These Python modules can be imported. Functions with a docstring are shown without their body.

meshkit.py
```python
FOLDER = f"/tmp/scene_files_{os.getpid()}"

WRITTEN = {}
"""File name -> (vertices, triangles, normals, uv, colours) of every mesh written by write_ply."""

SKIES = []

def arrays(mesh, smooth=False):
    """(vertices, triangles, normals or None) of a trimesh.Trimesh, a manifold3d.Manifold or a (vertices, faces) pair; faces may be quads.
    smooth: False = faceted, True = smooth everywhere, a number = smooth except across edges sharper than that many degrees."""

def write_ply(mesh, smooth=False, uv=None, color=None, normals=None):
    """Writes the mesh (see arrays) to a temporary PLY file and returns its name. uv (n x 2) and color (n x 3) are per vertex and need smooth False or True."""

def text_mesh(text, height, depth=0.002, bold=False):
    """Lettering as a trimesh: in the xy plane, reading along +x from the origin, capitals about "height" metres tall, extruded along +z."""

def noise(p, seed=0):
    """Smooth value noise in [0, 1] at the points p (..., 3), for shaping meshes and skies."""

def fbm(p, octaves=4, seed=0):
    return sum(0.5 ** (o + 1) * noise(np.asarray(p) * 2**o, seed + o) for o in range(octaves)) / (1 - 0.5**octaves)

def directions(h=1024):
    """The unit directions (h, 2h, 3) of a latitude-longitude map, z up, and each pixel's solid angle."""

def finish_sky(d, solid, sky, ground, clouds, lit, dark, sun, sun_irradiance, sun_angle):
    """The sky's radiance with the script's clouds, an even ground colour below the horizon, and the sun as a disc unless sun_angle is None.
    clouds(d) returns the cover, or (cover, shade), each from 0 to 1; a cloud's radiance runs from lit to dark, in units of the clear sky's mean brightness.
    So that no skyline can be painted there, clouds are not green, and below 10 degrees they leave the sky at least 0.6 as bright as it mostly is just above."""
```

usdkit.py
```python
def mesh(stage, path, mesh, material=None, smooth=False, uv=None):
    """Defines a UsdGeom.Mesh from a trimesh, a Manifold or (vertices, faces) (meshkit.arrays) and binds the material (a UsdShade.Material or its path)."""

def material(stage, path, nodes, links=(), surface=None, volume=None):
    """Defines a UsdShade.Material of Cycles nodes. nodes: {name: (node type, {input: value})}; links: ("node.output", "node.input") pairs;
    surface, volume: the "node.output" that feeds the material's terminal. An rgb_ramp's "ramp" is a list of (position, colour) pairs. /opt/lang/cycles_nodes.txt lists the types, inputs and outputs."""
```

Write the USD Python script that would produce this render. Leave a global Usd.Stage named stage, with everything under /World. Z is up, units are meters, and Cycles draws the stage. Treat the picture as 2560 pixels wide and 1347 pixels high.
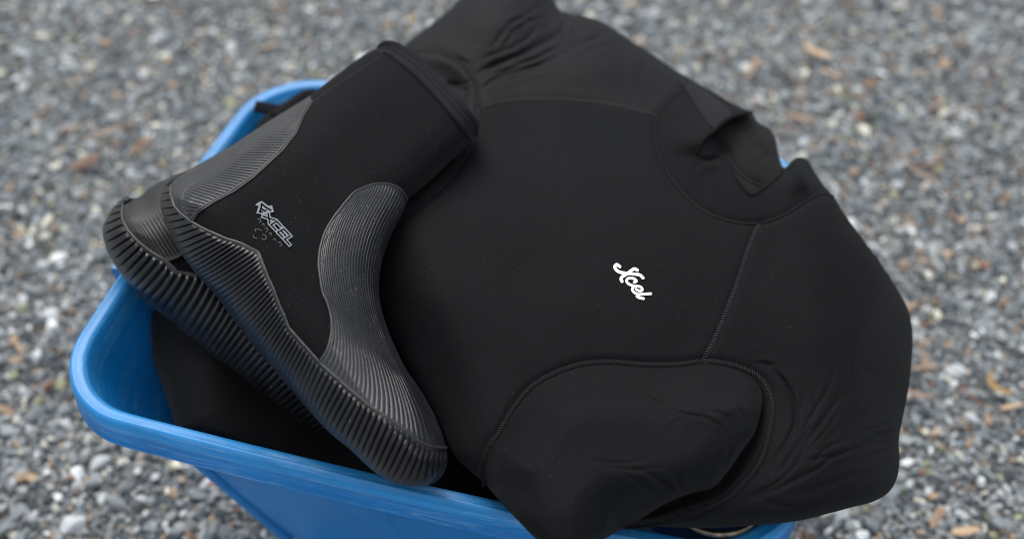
import math, random
import numpy as np, trimesh, shapely, usdkit, meshkit
from shapely.geometry import Polygon, LineString, Point, MultiPolygon
from scipy.spatial import Delaunay, cKDTree
from pxr import Usd, UsdGeom, UsdLux, UsdShade, Gf, Sdf, Vt

stage = Usd.Stage.CreateInMemory()
UsdGeom.SetStageUpAxis(stage, UsdGeom.Tokens.z)
UsdGeom.SetStageMetersPerUnit(stage, 1.0)
world = UsdGeom.Xform.Define(stage, '/World')
stage.SetDefaultPrim(world.GetPrim())
rng = np.random.default_rng(7)

# ------------------------------------------------------------------ camera, sky, light, exposure
PW, PH = 2560.0, 1347.0
FPX = 2489.0
PITCH = math.radians(46.8)
CAM = np.array([0.0, 0.0, 0.861])
RIM = 0.30                                   # height of the tub's rim over the gravel
EXPOSURE = 1.25
cam = UsdGeom.Camera.Define(stage, '/World/camera')
cam.AddTranslateOp().Set(Gf.Vec3d(*CAM))
cam.AddRotateXOp().Set(90.0 - math.degrees(PITCH))
cam.CreateHorizontalApertureAttr(36.0)
cam.CreateVerticalApertureAttr(36.0 * PH / PW)
cam.CreateFocalLengthAttr(36.0 * FPX / PW)
cam.CreateFStopAttr(2.9)
cam.CreateFocusDistanceAttr(0.65)
cam.CreateClippingRangeAttr(Gf.Vec2f(0.01, 200))
cam.CreateExposureAttr(EXPOSURE)

SUN_EL, SUN_AZ = math.radians(51), math.radians(-20)      # azimuth from +y towards +x
M = lambda name, nodes, links=(), surface='p.BSDF', volume=None: usdkit.material(stage, '/World/Looks/' + name, nodes, links, surface=surface, volume=volume)
UsdGeom.Scope.Define(stage, '/World/Looks')
sky_mat = M('overcast_sky', {
    'sky': ('sky_texture', {'sky_type': 'single_scattering', 'sun_disc': False, 'sun_elevation': SUN_EL, 'sun_rotation': SUN_AZ, 'air_density': 1.0, 'aerosol_density': 2.0}),
    'tc': ('texture_coordinate', {}),
    'n': ('noise_texture', {'scale': 2.2, 'detail': 4.0, 'roughness': 0.5}),
    'r': ('rgb_ramp', {'ramp': [(0.3, (3.7, 3.95, 4.25)), (0.7, (4.75, 4.95, 5.1))]}),
    'x': ('separate_xyz', {}), 'cl': ('math', {'math_type': 'maximum', 'value2': 0.0}), 'gr': ('math', {'math_type': 'multiply_add', 'value2': 1.0, 'value3': 0.30}),
    'cm': ('mix', {'mix_type': 'multiply', 'fac': 1.0}),
    'm': ('mix', {'fac': 0.92}),
    'bg': ('background_shader', {'strength': 0.10})},
    [('tc.generated', 'n.vector'), ('n.fac', 'r.fac'), ('tc.generated', 'x.vector'), ('x.z', 'cl.value1'), ('cl.value', 'gr.value1'), ('r.color', 'cm.color1'), ('gr.value', 'cm.color2'), ('sky.color', 'm.color1'), ('cm.color', 'm.color2'), ('m.color', 'bg.color')], surface='bg.background')
dome = UsdLux.DomeLight.Define(stage, '/World/sky')
dome.CreateIntensityAttr(1.0)
UsdShade.MaterialBindingAPI.Apply(dome.GetPrim()).Bind(sky_mat)
dome.GetPrim().SetCustomDataByKey('kind', 'structure')
sun = UsdLux.DistantLight.Define(stage, '/World/sun')
sun.CreateIntensityAttr(0.40); sun.CreateAngleAttr(40.0); sun.CreateColorAttr(Gf.Vec3f(1.0, 0.985, 0.96))
sun.CreateNormalizeAttr(True)
sun.AddRotateZOp().Set(-math.degrees(SUN_AZ)); sun.AddRotateXOp().Set(-(90 - math.degrees(SUN_EL)))

# ------------------------------------------------------------------ helpers
def put(path, v, f, n, mat, uv=None):
    m = UsdGeom.Mesh.Define(stage, path)
    m.CreatePointsAttr(Vt.Vec3fArray.FromNumpy(np.asarray(v, np.float32)))
    f = np.asarray(f, np.int32)
    m.CreateFaceVertexCountsAttr(Vt.IntArray.FromNumpy(np.full(len(f), f.shape[1], np.int32)))
    m.CreateFaceVertexIndicesAttr(Vt.IntArray.FromNumpy(f.ravel()))
    m.CreateSubdivisionSchemeAttr('none')
    if n is not None:
        m.CreateNormalsAttr(Vt.Vec3fArray.FromNumpy(np.asarray(n, np.float32))); m.SetNormalsInterpolation('vertex')
    if uv is not None:
        UsdGeom.PrimvarsAPI(m).CreatePrimvar('st', Sdf.ValueTypeNames.TexCoord2fArray, 'vertex').Set(Vt.Vec2fArray.FromNumpy(np.asarray(uv, np.float32)))
    UsdShade.MaterialBindingAPI.Apply(m.GetPrim()).Bind(mat)
    return m.GetPrim()

def vnormals(v, f):
    n = np.zeros_like(v)
    fn = np.cross(v[f[:, 1]] - v[f[:, 0]], v[f[:, 2]] - v[f[:, 0]])
    for k in range(f.shape[1]):
        np.add.at(n, f[:, k], fn)
    return n / np.maximum(np.linalg.norm(n, axis=1, keepdims=True), 1e-12)

used = {}
def path_of(name, parent=None):
    base = ('/World' if parent is None else str(parent.GetPath())) + '/' + name
    k = used.get(base, 0); used[base] = k + 1
    return base if k == 0 else f'{base}_{k:03d}'

def thing(name, label, cat, loc=(0, 0, 0), group=None):
    x = UsdGeom.Xform.Define(stage, path_of(name)); x.AddTranslateOp().Set(Gf.Vec3d(*map(float, loc)))
    return tag(x.GetPrim(), label, cat, group)

def tag(p, label=None, cat=None, group=None, kind=None):
    for k, val in (('label', label), ('category', cat), ('group', group), ('kind', kind)):
        if val: p.SetCustomDataByKey(k, val)
    return p

def origin_of(parent):
    o = np.zeros(3); p = parent
    while p and p.GetPath() != Sdf.Path('/World') and p.IsA(UsdGeom.Xformable):
        for op in UsdGeom.Xformable(p).GetOrderedXformOps():
            if op.GetOpType() == UsdGeom.XformOp.TypeTranslate: o = o + np.array(op.Get())
        p = p.GetParent()
    return o

def part(name, parent, v, f, mat, smooth=True, uv=None, n=None, label=None, kind=None):
    v = np.asarray(v, float); f = np.asarray(f, int)
    if n is None and smooth is True: n = vnormals(v, f)
    elif n is None and smooth:
        v, f, n = meshkit.arrays((v, f), smooth)
    o = origin_of(parent) if parent is not None else np.zeros(3)
    return tag(put(path_of(name, parent), v - o, f, n, mat, uv), label=label, kind=kind)

# a point of the picture seen at a known height over the gravel
_r = np.array([1.0, 0, 0]); _f = np.array([0, math.cos(PITCH), -math.sin(PITCH)]); _u = np.cross(_r, _f)
def at(px, z):
    px = np.asarray(px, float); z = np.asarray(z, float)
    d = _f + ((px[..., 0] - PW / 2) / FPX)[..., None] * _r - ((px[..., 1] - PH / 2) / FPX)[..., None] * _u
    return CAM + d * ((z - CAM[2]) / d[..., 2])[..., None]

def resample(c, step=None, n=None, closed=False):
    c = np.asarray(c, float)
    if closed: c = np.vstack([c, c[:1]])
    s = np.r_[0, np.cumsum(np.linalg.norm(np.diff(c, axis=0), axis=1))]
    if n is None: n = max(int(round(s[-1] / step)) + 1, 2)
    t = np.linspace(0, s[-1], n)
    o = np.stack([np.interp(t, s, c[:, k]) for k in range(c.shape[1])], 1)
    return o[:-1] if closed else o

def smooth_curve(c, n=200, closed=False):
    """Rounded curve through the points (centripetal Catmull-Rom, evenly resampled)."""
    c = np.asarray(c, float)
    P = np.vstack([c[-1:], c, c[:2]]) if closed else np.vstack([2 * c[0] - c[1], c, 2 * c[-1] - c[-2]])
    out = []
    for i in range(1, len(P) - 2):
        p0, p1, p2, p3 = P[i - 1:i + 3]
        t0 = 0; t1 = t0 + max(np.linalg.norm(p1 - p0), 1e-6) ** .5; t2 = t1 + max(np.linalg.norm(p2 - p1), 1e-6) ** .5; t3 = t2 + max(np.linalg.norm(p3 - p2), 1e-6) ** .5
        t = np.linspace(t1, t2, 12, endpoint=False)[:, None]
        A1 = (t1 - t) / (t1 - t0) * p0 + (t - t0) / (t1 - t0) * p1; A2 = (t2 - t) / (t2 - t1) * p1 + (t - t1) / (t2 - t1) * p2; A3 = (t3 - t) / (t3 - t2) * p2 + (t - t2) / (t3 - t2) * p3
        B1 = (t2 - t) / (t2 - t0) * A1 + (t - t0) / (t2 - t0) * A2; B2 = (t3 - t) / (t3 - t1) * A2 + (t - t1) / (t3 - t1) * A3
        out.append((t2 - t) / (t2 - t1) * B1 + (t - t1) / (t2 - t1) * B2)
    o = np.vstack(out + ([] if closed else [c[-1:]]))
    return resample(o, n=n + (1 if closed else 0), closed=closed)

def dist(px, line):
    return shapely.distance(shapely.points(np.asarray(px, float)), line)
def inside(px, poly):
    shapely.prepare(poly); return shapely.contains_xy(poly, px[:, 0], px[:, 1])
ell = lambda t: np.sqrt(np.maximum(0, 1 - (1 - np.clip(t, 0, 1)) ** 2))
sst = lambda t: (lambda u: u * u * (3 - 2 * u))(np.clip(t, 0, 1))

def fill(poly, step, rings=(), lines=(), edge=None):
    """Points and triangles filling a polygon, with rings near the outline and extra points along given lines."""
    edge = edge or step
    pts = [resample(np.array(poly.exterior.coords)[:-1], step=edge, closed=True)]
    nb = len(pts[0])
    for h in poly.interiors: pts.append(resample(np.array(h.coords)[:-1], step=edge, closed=True))
    for d in rings:
        g = poly.buffer(-d)
        for q in getattr(g, 'geoms', [g]):
            if q.is_empty: continue
            pts.append(resample(np.array(q.exterior.coords)[:-1], step=max(edge, step * .8), closed=True))
    for l, offs in lines:
        for o in offs:
            g = LineString(l).offset_curve(o) if o else LineString(l)
            for q in getattr(g, 'geoms', [g]):
                if q.is_empty or q.length < step: continue
                r = resample(np.array(q.coords), step=step * .8)
                pts.append(r[inside(r, poly)])
    have = np.vstack(pts)
    x0, y0, x1, y1 = poly.bounds
    gx, gy = np.meshgrid(np.arange(x0, x1, step), np.arange(y0, y1, step * .87))
    gx = gx + (np.arange(gx.shape[0]) % 2)[:, None] * step / 2
    g = np.stack([gx.ravel(), gy.ravel()], 1)
    g = g[inside(g, poly)]
    if len(g):
        d, _ = cKDTree(have).query(g); g = g[d > step * .6]
    p = np.vstack([have, g])
    # thin out near duplicates, never the outline
    t = cKDTree(p); drop = np.zeros(len(p), bool)
    for a, b in t.query_pairs(min(step, edge) * .3):
        if b >= nb: drop[b] = True
    p = p[~drop]
    tri = Delaunay(p).simplices
    c = p[tri].mean(1)
    tri = tri[inside(c, poly)]
    a = p[tri[:, 1]] - p[tri[:, 0]]; b = p[tri[:, 2]] - p[tri[:, 0]]
    cr = a[:, 0] * b[:, 1] - a[:, 1] * b[:, 0]
    tri = tri[np.abs(cr) > 1e-3]; cr = cr[np.abs(cr) > 1e-3]
    tri[cr > 0] = tri[cr > 0][:, ::-1]           # the picture's y runs down: faces look at the camera
    return p, tri, nb

def grid(c):
    """Faces of an (n, m) grid of points."""
    n, m = c.shape[:2]
    i = np.arange(n * m).reshape(n, m)
    q = np.stack([i[:-1, :-1], i[:-1, 1:], i[1:, 1:], i[1:, :-1]], -1).reshape(-1, 4)
    return np.vstack([q[:, [0, 1, 2]], q[:, [0, 2, 3]]])

def facing(v, f, px=None):
    """Turns all faces so that most look up at the camera."""
    fn = np.cross(v[f[:, 1]] - v[f[:, 0]], v[f[:, 2]] - v[f[:, 0]])
    if ((CAM - v[f[:, 0]]) * fn).sum(1).sum() < 0: f = f[:, ::-1]
    return f

def tube(p, r, seg=8, flat=1.0, up=None):
    """A round or flattened tube along the points p; r one radius or one per point."""
    p = np.asarray(p, float); r = np.broadcast_to(r, len(p))
    t = np.gradient(p, axis=0); t /= np.maximum(np.linalg.norm(t, axis=1, keepdims=True), 1e-12)
    if up is None: up = np.tile(np.array([0, 0, 1.0]), (len(p), 1))
    s = np.cross(t, up); s /= np.maximum(np.linalg.norm(s, axis=1, keepdims=True), 1e-9)
    w = np.cross(s, t)
    a = np.linspace(0, 2 * np.pi, seg, endpoint=False)
    v = p[:, None] + r[:, None, None] * (np.cos(a)[None, :, None] * s[:, None] + flat * np.sin(a)[None, :, None] * w[:, None])
    n = len(p); i = np.arange(n * seg).reshape(n, seg)
    j = np.roll(i, -1, 1)
    q = np.stack([i[:-1], j[:-1], j[1:], i[1:]], -1).reshape(-1, 4)
    f = np.vstack([q[:, [0, 1, 2]], q[:, [0, 2, 3]], [[0, k + 1, k] for k in range(1, seg - 1)], [[i[-1, 0], i[-1, k], i[-1, k + 1]] for k in range(1, seg - 1)]])
    return v.reshape(-1, 3), f

def join(ms):
    vs, fs, k = [], [], 0
    for v, f in ms:
        vs.append(v); fs.append(np.asarray(f) + k); k += len(v)
    return np.vstack(vs), np.vstack(fs)

# ------------------------------------------------------------------ materials
def neoprene(name, base, rough=0.8, sheen=0.013, weave=1500.0, lint=1.0, bump=0.12):
    return M(name, {
        'g': ('geometry', {}),
        'v': ('voronoi_texture', {'scale': 230.0}), 'vr': ('rgb_ramp', {'ramp': [(0.0, (1, 1, 1)), (0.06, (1, 1, 1)), (0.12, (0, 0, 0))]}),
        'pick': ('noise_texture', {'scale': 38.0, 'detail': 1.0}), 'pr': ('rgb_ramp', {'ramp': [(0.46, (0, 0, 0)), (0.56, (1, 1, 1))]}),
        'mul': ('math', {'math_type': 'multiply'}), 'mul2': ('math', {'math_type': 'multiply', 'value2': 0.55 * lint}),
        'tone': ('noise_texture', {'scale': 11.0, 'detail': 6.0, 'roughness': 0.65}),
        'tr': ('rgb_ramp', {'ramp': [(0.3, tuple(0.78 * c for c in base)), (0.7, tuple(1.22 * c for c in base))]}),
        'gn': ('noise_texture', {'scale': 800.0, 'detail': 2.0}), 'gr': ('rgb_ramp', {'ramp': [(0.3, (0.74,) * 3), (0.7, (1.28,) * 3)]}), 'gm': ('mix', {'mix_type': 'multiply', 'fac': 1.0}),
        'mx': ('mix', {'color2': (0.040, 0.040, 0.040)}),
        'w': ('noise_texture', {'scale': weave, 'detail': 2.0}),
        'b': ('bump', {'strength': bump, 'distance': 0.0006}),
        'p': ('principled_bsdf', {'roughness': rough, 'specular_ior_level': 0.085, 'sheen_weight': sheen, 'sheen_roughness': 0.45, 'sheen_tint': (0.8, 0.8, 0.85)})},
        [('g.position', 'v.vector'), ('v.distance', 'vr.fac'), ('g.position', 'pick.vector'), ('pick.fac', 'pr.fac'), ('vr.color', 'mul.value1'), ('pr.color', 'mul.value2'), ('mul.value', 'mul2.value1'),
         ('g.position', 'tone.vector'), ('tone.fac', 'tr.fac'), ('g.position', 'gn.vector'), ('gn.fac', 'gr.fac'), ('tr.color', 'gm.color1'), ('gr.color', 'gm.color2'), ('gm.color', 'mx.color1'), ('mul2.value', 'mx.fac'), ('mx.color', 'p.base_color'),
         ('g.position', 'w.vector'), ('w.fac', 'b.height'), ('b.normal', 'p.normal')])
NEO = neoprene('wetsuit_neoprene', (0.0043, 0.0044, 0.0050))
NEO_SLEEVE = neoprene('sleeve_neoprene', (0.0057, 0.0057, 0.0065), rough=0.66, sheen=0.024, lint=0.6)
NEO_COLLAR = neoprene('collar_neoprene', (0.0042, 0.0043, 0.0048), rough=0.85, sheen=0.02, lint=0.6)
NEO_BOOT = neoprene('boot_neoprene', (0.0036, 0.0037, 0.0042), rough=0.85, sheen=0.02, lint=1.5)
NEO_DARK = neoprene('garment_neoprene', (0.0050, 0.0050, 0.0055), rough=0.8, sheen=0.02, lint=0.4)
LINING = neoprene('collar_lining_jersey', (0.0082, 0.0078, 0.0082), rough=0.85, sheen=0.03, lint=0.3)
TAPE = neoprene('binding_tape', (0.0085, 0.0080, 0.0112), rough=0.8, sheen=0.04, lint=0.3, weave=900, bump=0.3)
THREAD = M('black_thread', {'p': ('principled_bsdf', {'base_color': (0.0040, 0.0040, 0.0052), 'roughness': 0.55, 'specular_ior_level': 0.25})})
THREAD_GREY = M('grey_thread', {'p': ('principled_bsdf', {'base_color': (0.009, 0.009, 0.0110), 'roughness': 0.55})})
THREAD_PALE = M('pale_thread', {'p': ('principled_bsdf', {'base_color': (0.045, 0.045, 0.05), 'roughness': 0.6})})
WHITE = M('white_print', {'p': ('principled_bsdf', {'base_color': (0.86, 0.87, 0.87), 'roughness': 0.45})})
GREY_PRINT = M('grey_print', {'p': ('principled_bsdf', {'base_color': (0.085, 0.10, 0.12), 'roughness': 0.5})})
DARK_PRINT = M('dark_print', {'p': ('principled_bsdf', {'base_color': (0.0062, 0.0062, 0.0066), 'roughness': 0.6})})

def rubber(name, base, rough, dust=0.5, spec=0.62):
    return M(name, {
        'g': ('geometry', {}),
        'n': ('noise_texture', {'scale': 55.0, 'detail': 5.0, 'roughness': 0.65}), 'nr': ('rgb_ramp', {'ramp': [(0.45, (0, 0, 0)), (0.8, (1, 1, 1))]}),
        'v': ('voronoi_texture', {'scale': 170.0}), 'vr': ('rgb_ramp', {'ramp': [(0.0, (1, 1, 1)), (0.05, (1, 1, 1)), (0.09, (0, 0, 0))]}),
        'sp': ('math', {'math_type': 'multiply'}), 'sp2': ('math', {'math_type': 'multiply', 'value2': dust}),
        'mx': ('mix', {'color1': base, 'color2': tuple(2.0 * c + 0.005 for c in base)}),
        'mx2': ('mix', {'color2': (0.33, 0.32, 0.30)}),
        'rr': ('rgb_ramp', {'ramp': [(0.3, (rough - .04,) * 3), (0.75, (rough + .10,) * 3)]}),
        'b': ('bump', {'strength': 0.05, 'distance': 0.0006}), 'fn': ('noise_texture', {'scale': 700.0, 'detail': 3.0}),
        'dm': ('math', {'math_type': 'multiply', 'value2': 0.45}),
        'p': ('principled_bsdf', {'specular_ior_level': spec})},
        [('g.position', 'n.vector'), ('n.fac', 'nr.fac'), ('g.position', 'v.vector'), ('v.distance', 'vr.fac'), ('vr.color', 'sp.value1'), ('nr.color', 'sp.value2'), ('sp.value', 'sp2.value1'),
         ('nr.color', 'dm.value1'), ('dm.value', 'mx.fac'), ('mx.color', 'mx2.color1'), ('sp2.value', 'mx2.fac'), ('mx2.color', 'p.base_color'), ('n.fac', 'rr.fac'), ('rr.color', 'p.roughness'),
         ('g.position', 'fn.vector'), ('fn.fac', 'b.height'), ('b.normal', 'p.normal')])
RUBBER = rubber('boot_rubber', (0.0056, 0.0057, 0.0068), 0.31, 0.9)
RUBBER_SOLE = rubber('sole_rubber', (0.0030, 0.0031, 0.0037), 0.36, 1.0, 0.44)
RUBBER_DULL = rubber('dull_boot_rubber', (0.0030, 0.0031, 0.0036), 0.55, 0.6, 0.40)
PIPING = rubber('glue_line_rubber', (0.014, 0.014, 0.0145), 0.5, 1.0)

def plastic(name, scuff, base=(.0012, .122, .355)):
    return M(name, {
        'g': ('geometry', {}), 'uv': ('attribute', {'attribute': 'st'}),
        'mp': ('mapping', {'scale': (60.0, 640.0, 1.0)}), 'n': ('noise_texture', {'scale': 1.0, 'detail': 5.0, 'roughness': 0.62}),
        'mp2': ('mapping', {'scale': (14.0, 160.0, 1.0)}), 'n2': ('noise_texture', {'scale': 1.0, 'detail': 3.0}),
        'mu': ('math', {'math_type': 'multiply'}), 'nr': ('rgb_ramp', {'ramp': [(0.24, (0, 0, 0)), (0.31, (0.22,) * 3), (0.46, (1, 1, 1))]}),
        'sc': ('math', {'math_type': 'multiply', 'value2': scuff}),
        'd': ('noise_texture', {'scale': 30.0, 'detail': 4.0}), 'dr': ('rgb_ramp', {'ramp': [(0.35, tuple(.92 * k for k in base)), (0.65, tuple(1.1 * k for k in base))]}),
        'mx': ('mix', {'color2': (0.36, 0.50, 0.66)}),
        'rr': ('math', {'math_type': 'multiply_add', 'value2': 0.25, 'value3': 0.42}),
        'fn': ('noise_texture', {'scale': 260.0, 'detail': 3.0}), 'b': ('bump', {'strength': 0.06, 'distance': 0.001}),
        'p': ('principled_bsdf', {'specular_ior_level': 0.45, 'subsurface_weight': 0.0})},
        [('uv.vector', 'mp.vector'), ('mp.vector', 'n.vector'), ('uv.vector', 'mp2.vector'), ('mp2.vector', 'n2.vector'), ('n.fac', 'mu.value1'), ('n2.fac', 'mu.value2'), ('mu.value', 'nr.fac'), ('nr.color', 'sc.value1'),
         ('g.position', 'd.vector'), ('d.fac', 'dr.fac'), ('dr.color', 'mx.color1'), ('sc.value', 'mx.fac'), ('mx.color', 'p.base_color'), ('sc.value', 'rr.value1'), ('rr.value', 'p.roughness'),
         ('g.position', 'fn.vector'), ('fn.fac', 'b.height'), ('b.normal', 'p.normal')])
BLUE_RIM = plastic('scuffed_lit_blue_plastic', 0.34, (.010, .172, .43))  # scuffs, plus a paler base that paints the light on the rim top
BLUE = plastic('blue_plastic', 0.08)
METAL = M('worn_brass', {'g': ('geometry', {}), 'n': ('noise_texture', {'scale': 160.0, 'detail': 4.0}), 'r': ('rgb_ramp', {'ramp': [(0.35, (0.09, 0.075, 0.055)), (0.7, (0.26, 0.225, 0.175))]}),
                         'p': ('principled_bsdf', {'metallic': 1.0, 'roughness': 0.36})}, [('g.position', 'n.vector'), ('n.fac', 'r.fac'), ('r.color', 'p.base_color')])

# ------------------------------------------------------------------ ground
def gravel_ground():
    g = M('gravel_bed', {
        'g': ('geometry', {}), 'v': ('voronoi_texture', {'scale': 85.0}),
        's': ('separate_color', {}), 'r': ('rgb_ramp', {'ramp': [(0.0, (0.045, 0.05, 0.055)), (0.45, (0.10, 0.108, 0.115)), (0.8, (0.16, 0.17, 0.175)), (0.93, (0.26, 0.21, 0.16)), (1.0, (0.45, 0.44, 0.41))]}),
        'b': ('bump', {'strength': 0.9, 'distance': 0.006, 'invert': True}), 'p': ('principled_bsdf', {'roughness': 0.8})},
        [('g.position', 'v.vector'), ('v.color', 's.color'), ('s.r', 'r.fac'), ('r.color', 'p.base_color'), ('v.distance', 'b.height'), ('b.normal', 'p.normal')])
    n = 60
    xs = np.r_[-60, -15, -5, np.linspace(-2.4, 2.4, n), 5, 15, 60]; ys = np.r_[-60, -15, -4, np.linspace(-1, 3.2, n), 6, 15, 60]
    X, Y = np.meshgrid(xs, ys, indexing='ij')
    Z = 0.010 * (meshkit.fbm(np.stack([X * 3, Y * 3, 0 * X], -1), 3) - 0.5) * (np.abs(X) < 5) * (np.abs(Y) < 6)
    v = np.stack([X, Y, Z - 0.004], -1)
    f = facing(v.reshape(-1, 3), grid(v))
    tag(part('ground', None, v.reshape(-1, 3), f, g), 'bed of grey crushed gravel', kind='structure')
gravel_ground()

def gz(x, y):
    return 0.010 * (meshkit.fbm(np.stack([x * 3, y * 3, 0 * x], -1), 3) - 0.5) - 0.004

def stone(seed, sub=1):
    r = np.random.default_rng(seed)
    m = trimesh.creation.icosphere(subdivisions=sub)
    v = m.vertices * 1.0
    for _ in range(10):                                    # chipped faces
        n = r.normal(size=3); n /= np.linalg.norm(n); h = r.uniform(.38, .72)
        d = v @ n; v = v - np.maximum(d - h, 0)[:, None] * n
    v = v * np.array([r.uniform(.85, 1.25), r.uniform(.6, .95), r.uniform(.42, .7)])
    return v, m.faces

def stone_mat(name, c, rough=0.75):
    return M(name, {'tc': ('texture_coordinate', {}), 'n': ('noise_texture', {'scale': 2.5, 'detail': 5.0, 'roughness': 0.7}),
                    'r': ('rgb_ramp', {'ramp': [(0.25, tuple(0.6 * k for k in c)), (0.75, tuple(1.35 * k for k in c))]}), 'p': ('principled_bsdf', {'roughness': rough, 'specular_ior_level': 0.4})},
             [('tc.object', 'n.vector'), ('n.fac', 'r.fac'), ('r.color', 'p.base_color')])
STONES = [('slate_grey', (0.180, 0.192, 0.198), .25), ('dark_slate', (0.070, 0.078, 0.084), .23), ('mid_grey', (0.275, 0.283, 0.280), .22), ('blue_grey', (0.210, 0.230, 0.243), .12), ('pale_grey', (0.46, 0.465, 0.465), .078),
          ('cream', (0.62, 0.58, 0.47), .030), ('white_quartz', (0.76, 0.76, 0.74), .015), ('tan_brown', (0.34, 0.235, 0.155), .045), ('rust', (0.26, 0.13, 0.075), .016), ('olive', (0.29, 0.285, 0.17), .014)]
STONES = [(n, tuple(k * m for k, m in zip(c, (.91, .935, .955))), w) for n, c, w in STONES]
def in_view(x, y, margin=0.12):
    d = np.stack([x, y, 0 * x], -1) - CAM
    z = d @ _f; u = d @ _r / z; w = d @ _u / z
    return (np.abs(u) < PW / 2 / FPX + margin) & (w < PH / 2 / FPX + margin) & (w > -PH / 2 / FPX - margin)

def scatter(name, label, protos, places, kind='stuff'):
    pi = UsdGeom.PointInstancer.Define(stage, path_of(name))
    base = str(pi.GetPath()) + '/prototypes'
    UsdGeom.Scope.Define(stage, base)
    rel = pi.CreatePrototypesRel()
    for i, (pname, v, f, mat) in enumerate(protos):
        q = base + f'/{pname}_{i + 1:03d}'
        vv, ff, nn = meshkit.arrays((v, f), 25)
        put(q, vv, ff, nn, mat); rel.AddTarget(q)
    idx, pos, rot, scl = places
    pi.CreateProtoIndicesAttr(Vt.IntArray.FromNumpy(idx.astype(np.int32)))
    pi.CreatePositionsAttr(Vt.Vec3fArray.FromNumpy(pos.astype(np.float32)))
    pi.CreateOrientationsAttr(Vt.QuathArray([Gf.Quath(*map(float, q)) for q in rot]))
    pi.CreateScalesAttr(Vt.Vec3fArray.FromNumpy(scl.astype(np.float32)))
    return tag(pi.GetPrim(), label, None, None, kind)

def quats(n, r, tilt=1.0):
    a = r.uniform(0, 2 * np.pi, n); q = np.stack([np.cos(a / 2), 0 * a, 0 * a, np.sin(a / 2)], 1)
    b = r.normal(0, tilt, n) / 2; c = r.uniform(0, 2 * np.pi, n)
    t = np.stack([np.cos(b), np.sin(b) * np.cos(c), np.sin(b) * np.sin(c), 0 * b], 1)
    w = q[:, :1] * t[:, :1] - (q[:, 1:] * t[:, 1:]).sum(1, keepdims=True)
    v = q[:, :1] * t[:, 1:] + t[:, :1] * q[:, 1:] + np.cross(q[:, 1:], t[:, 1:])
    return np.hstack([w, v])

def gravel():
    protos, wts = [], []
    for k, (nm, c, w) in enumerate(STONES):
        mat = stone_mat('stone_' + nm, c)
        for s in range(4):
            v, f = stone(100 * k + s); protos.append(('stone', v, f, mat)); wts.append(w / 4)
    r = np.random.default_rng(3)
    pitch = 0.0055
    gx, gy = np.meshgrid(np.arange(-1.5, 1.5, pitch), np.arange(0.0, 2.0, pitch))
    x = gx.ravel() + r.uniform(-.5, .5, gx.size) * pitch; y = gy.ravel() + r.uniform(-.5, .5, gx.size) * pitch
    k = in_view(x, y); x, y = x[k], y[k]
    n = len(x)
    size = np.clip(r.lognormal(math.log(0.0038), 0.46, n), 0.0022, 0.0125)
    idx = r.choice(len(protos), n, p=np.array(wts) / sum(wts))
    z = gz(x, y) + size * r.uniform(0.0, 0.55, n) + 0.002
    scatter('gravel', 'crushed grey and pale gravel spread all over the ground', protos, (idx, np.stack([x, y, z], 1), quats(n, r, .5), np.stack([size * r.uniform(.85, 1.35, n), size, size * r.uniform(.8, 1.1, n)], 1)))
gravel()

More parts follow.
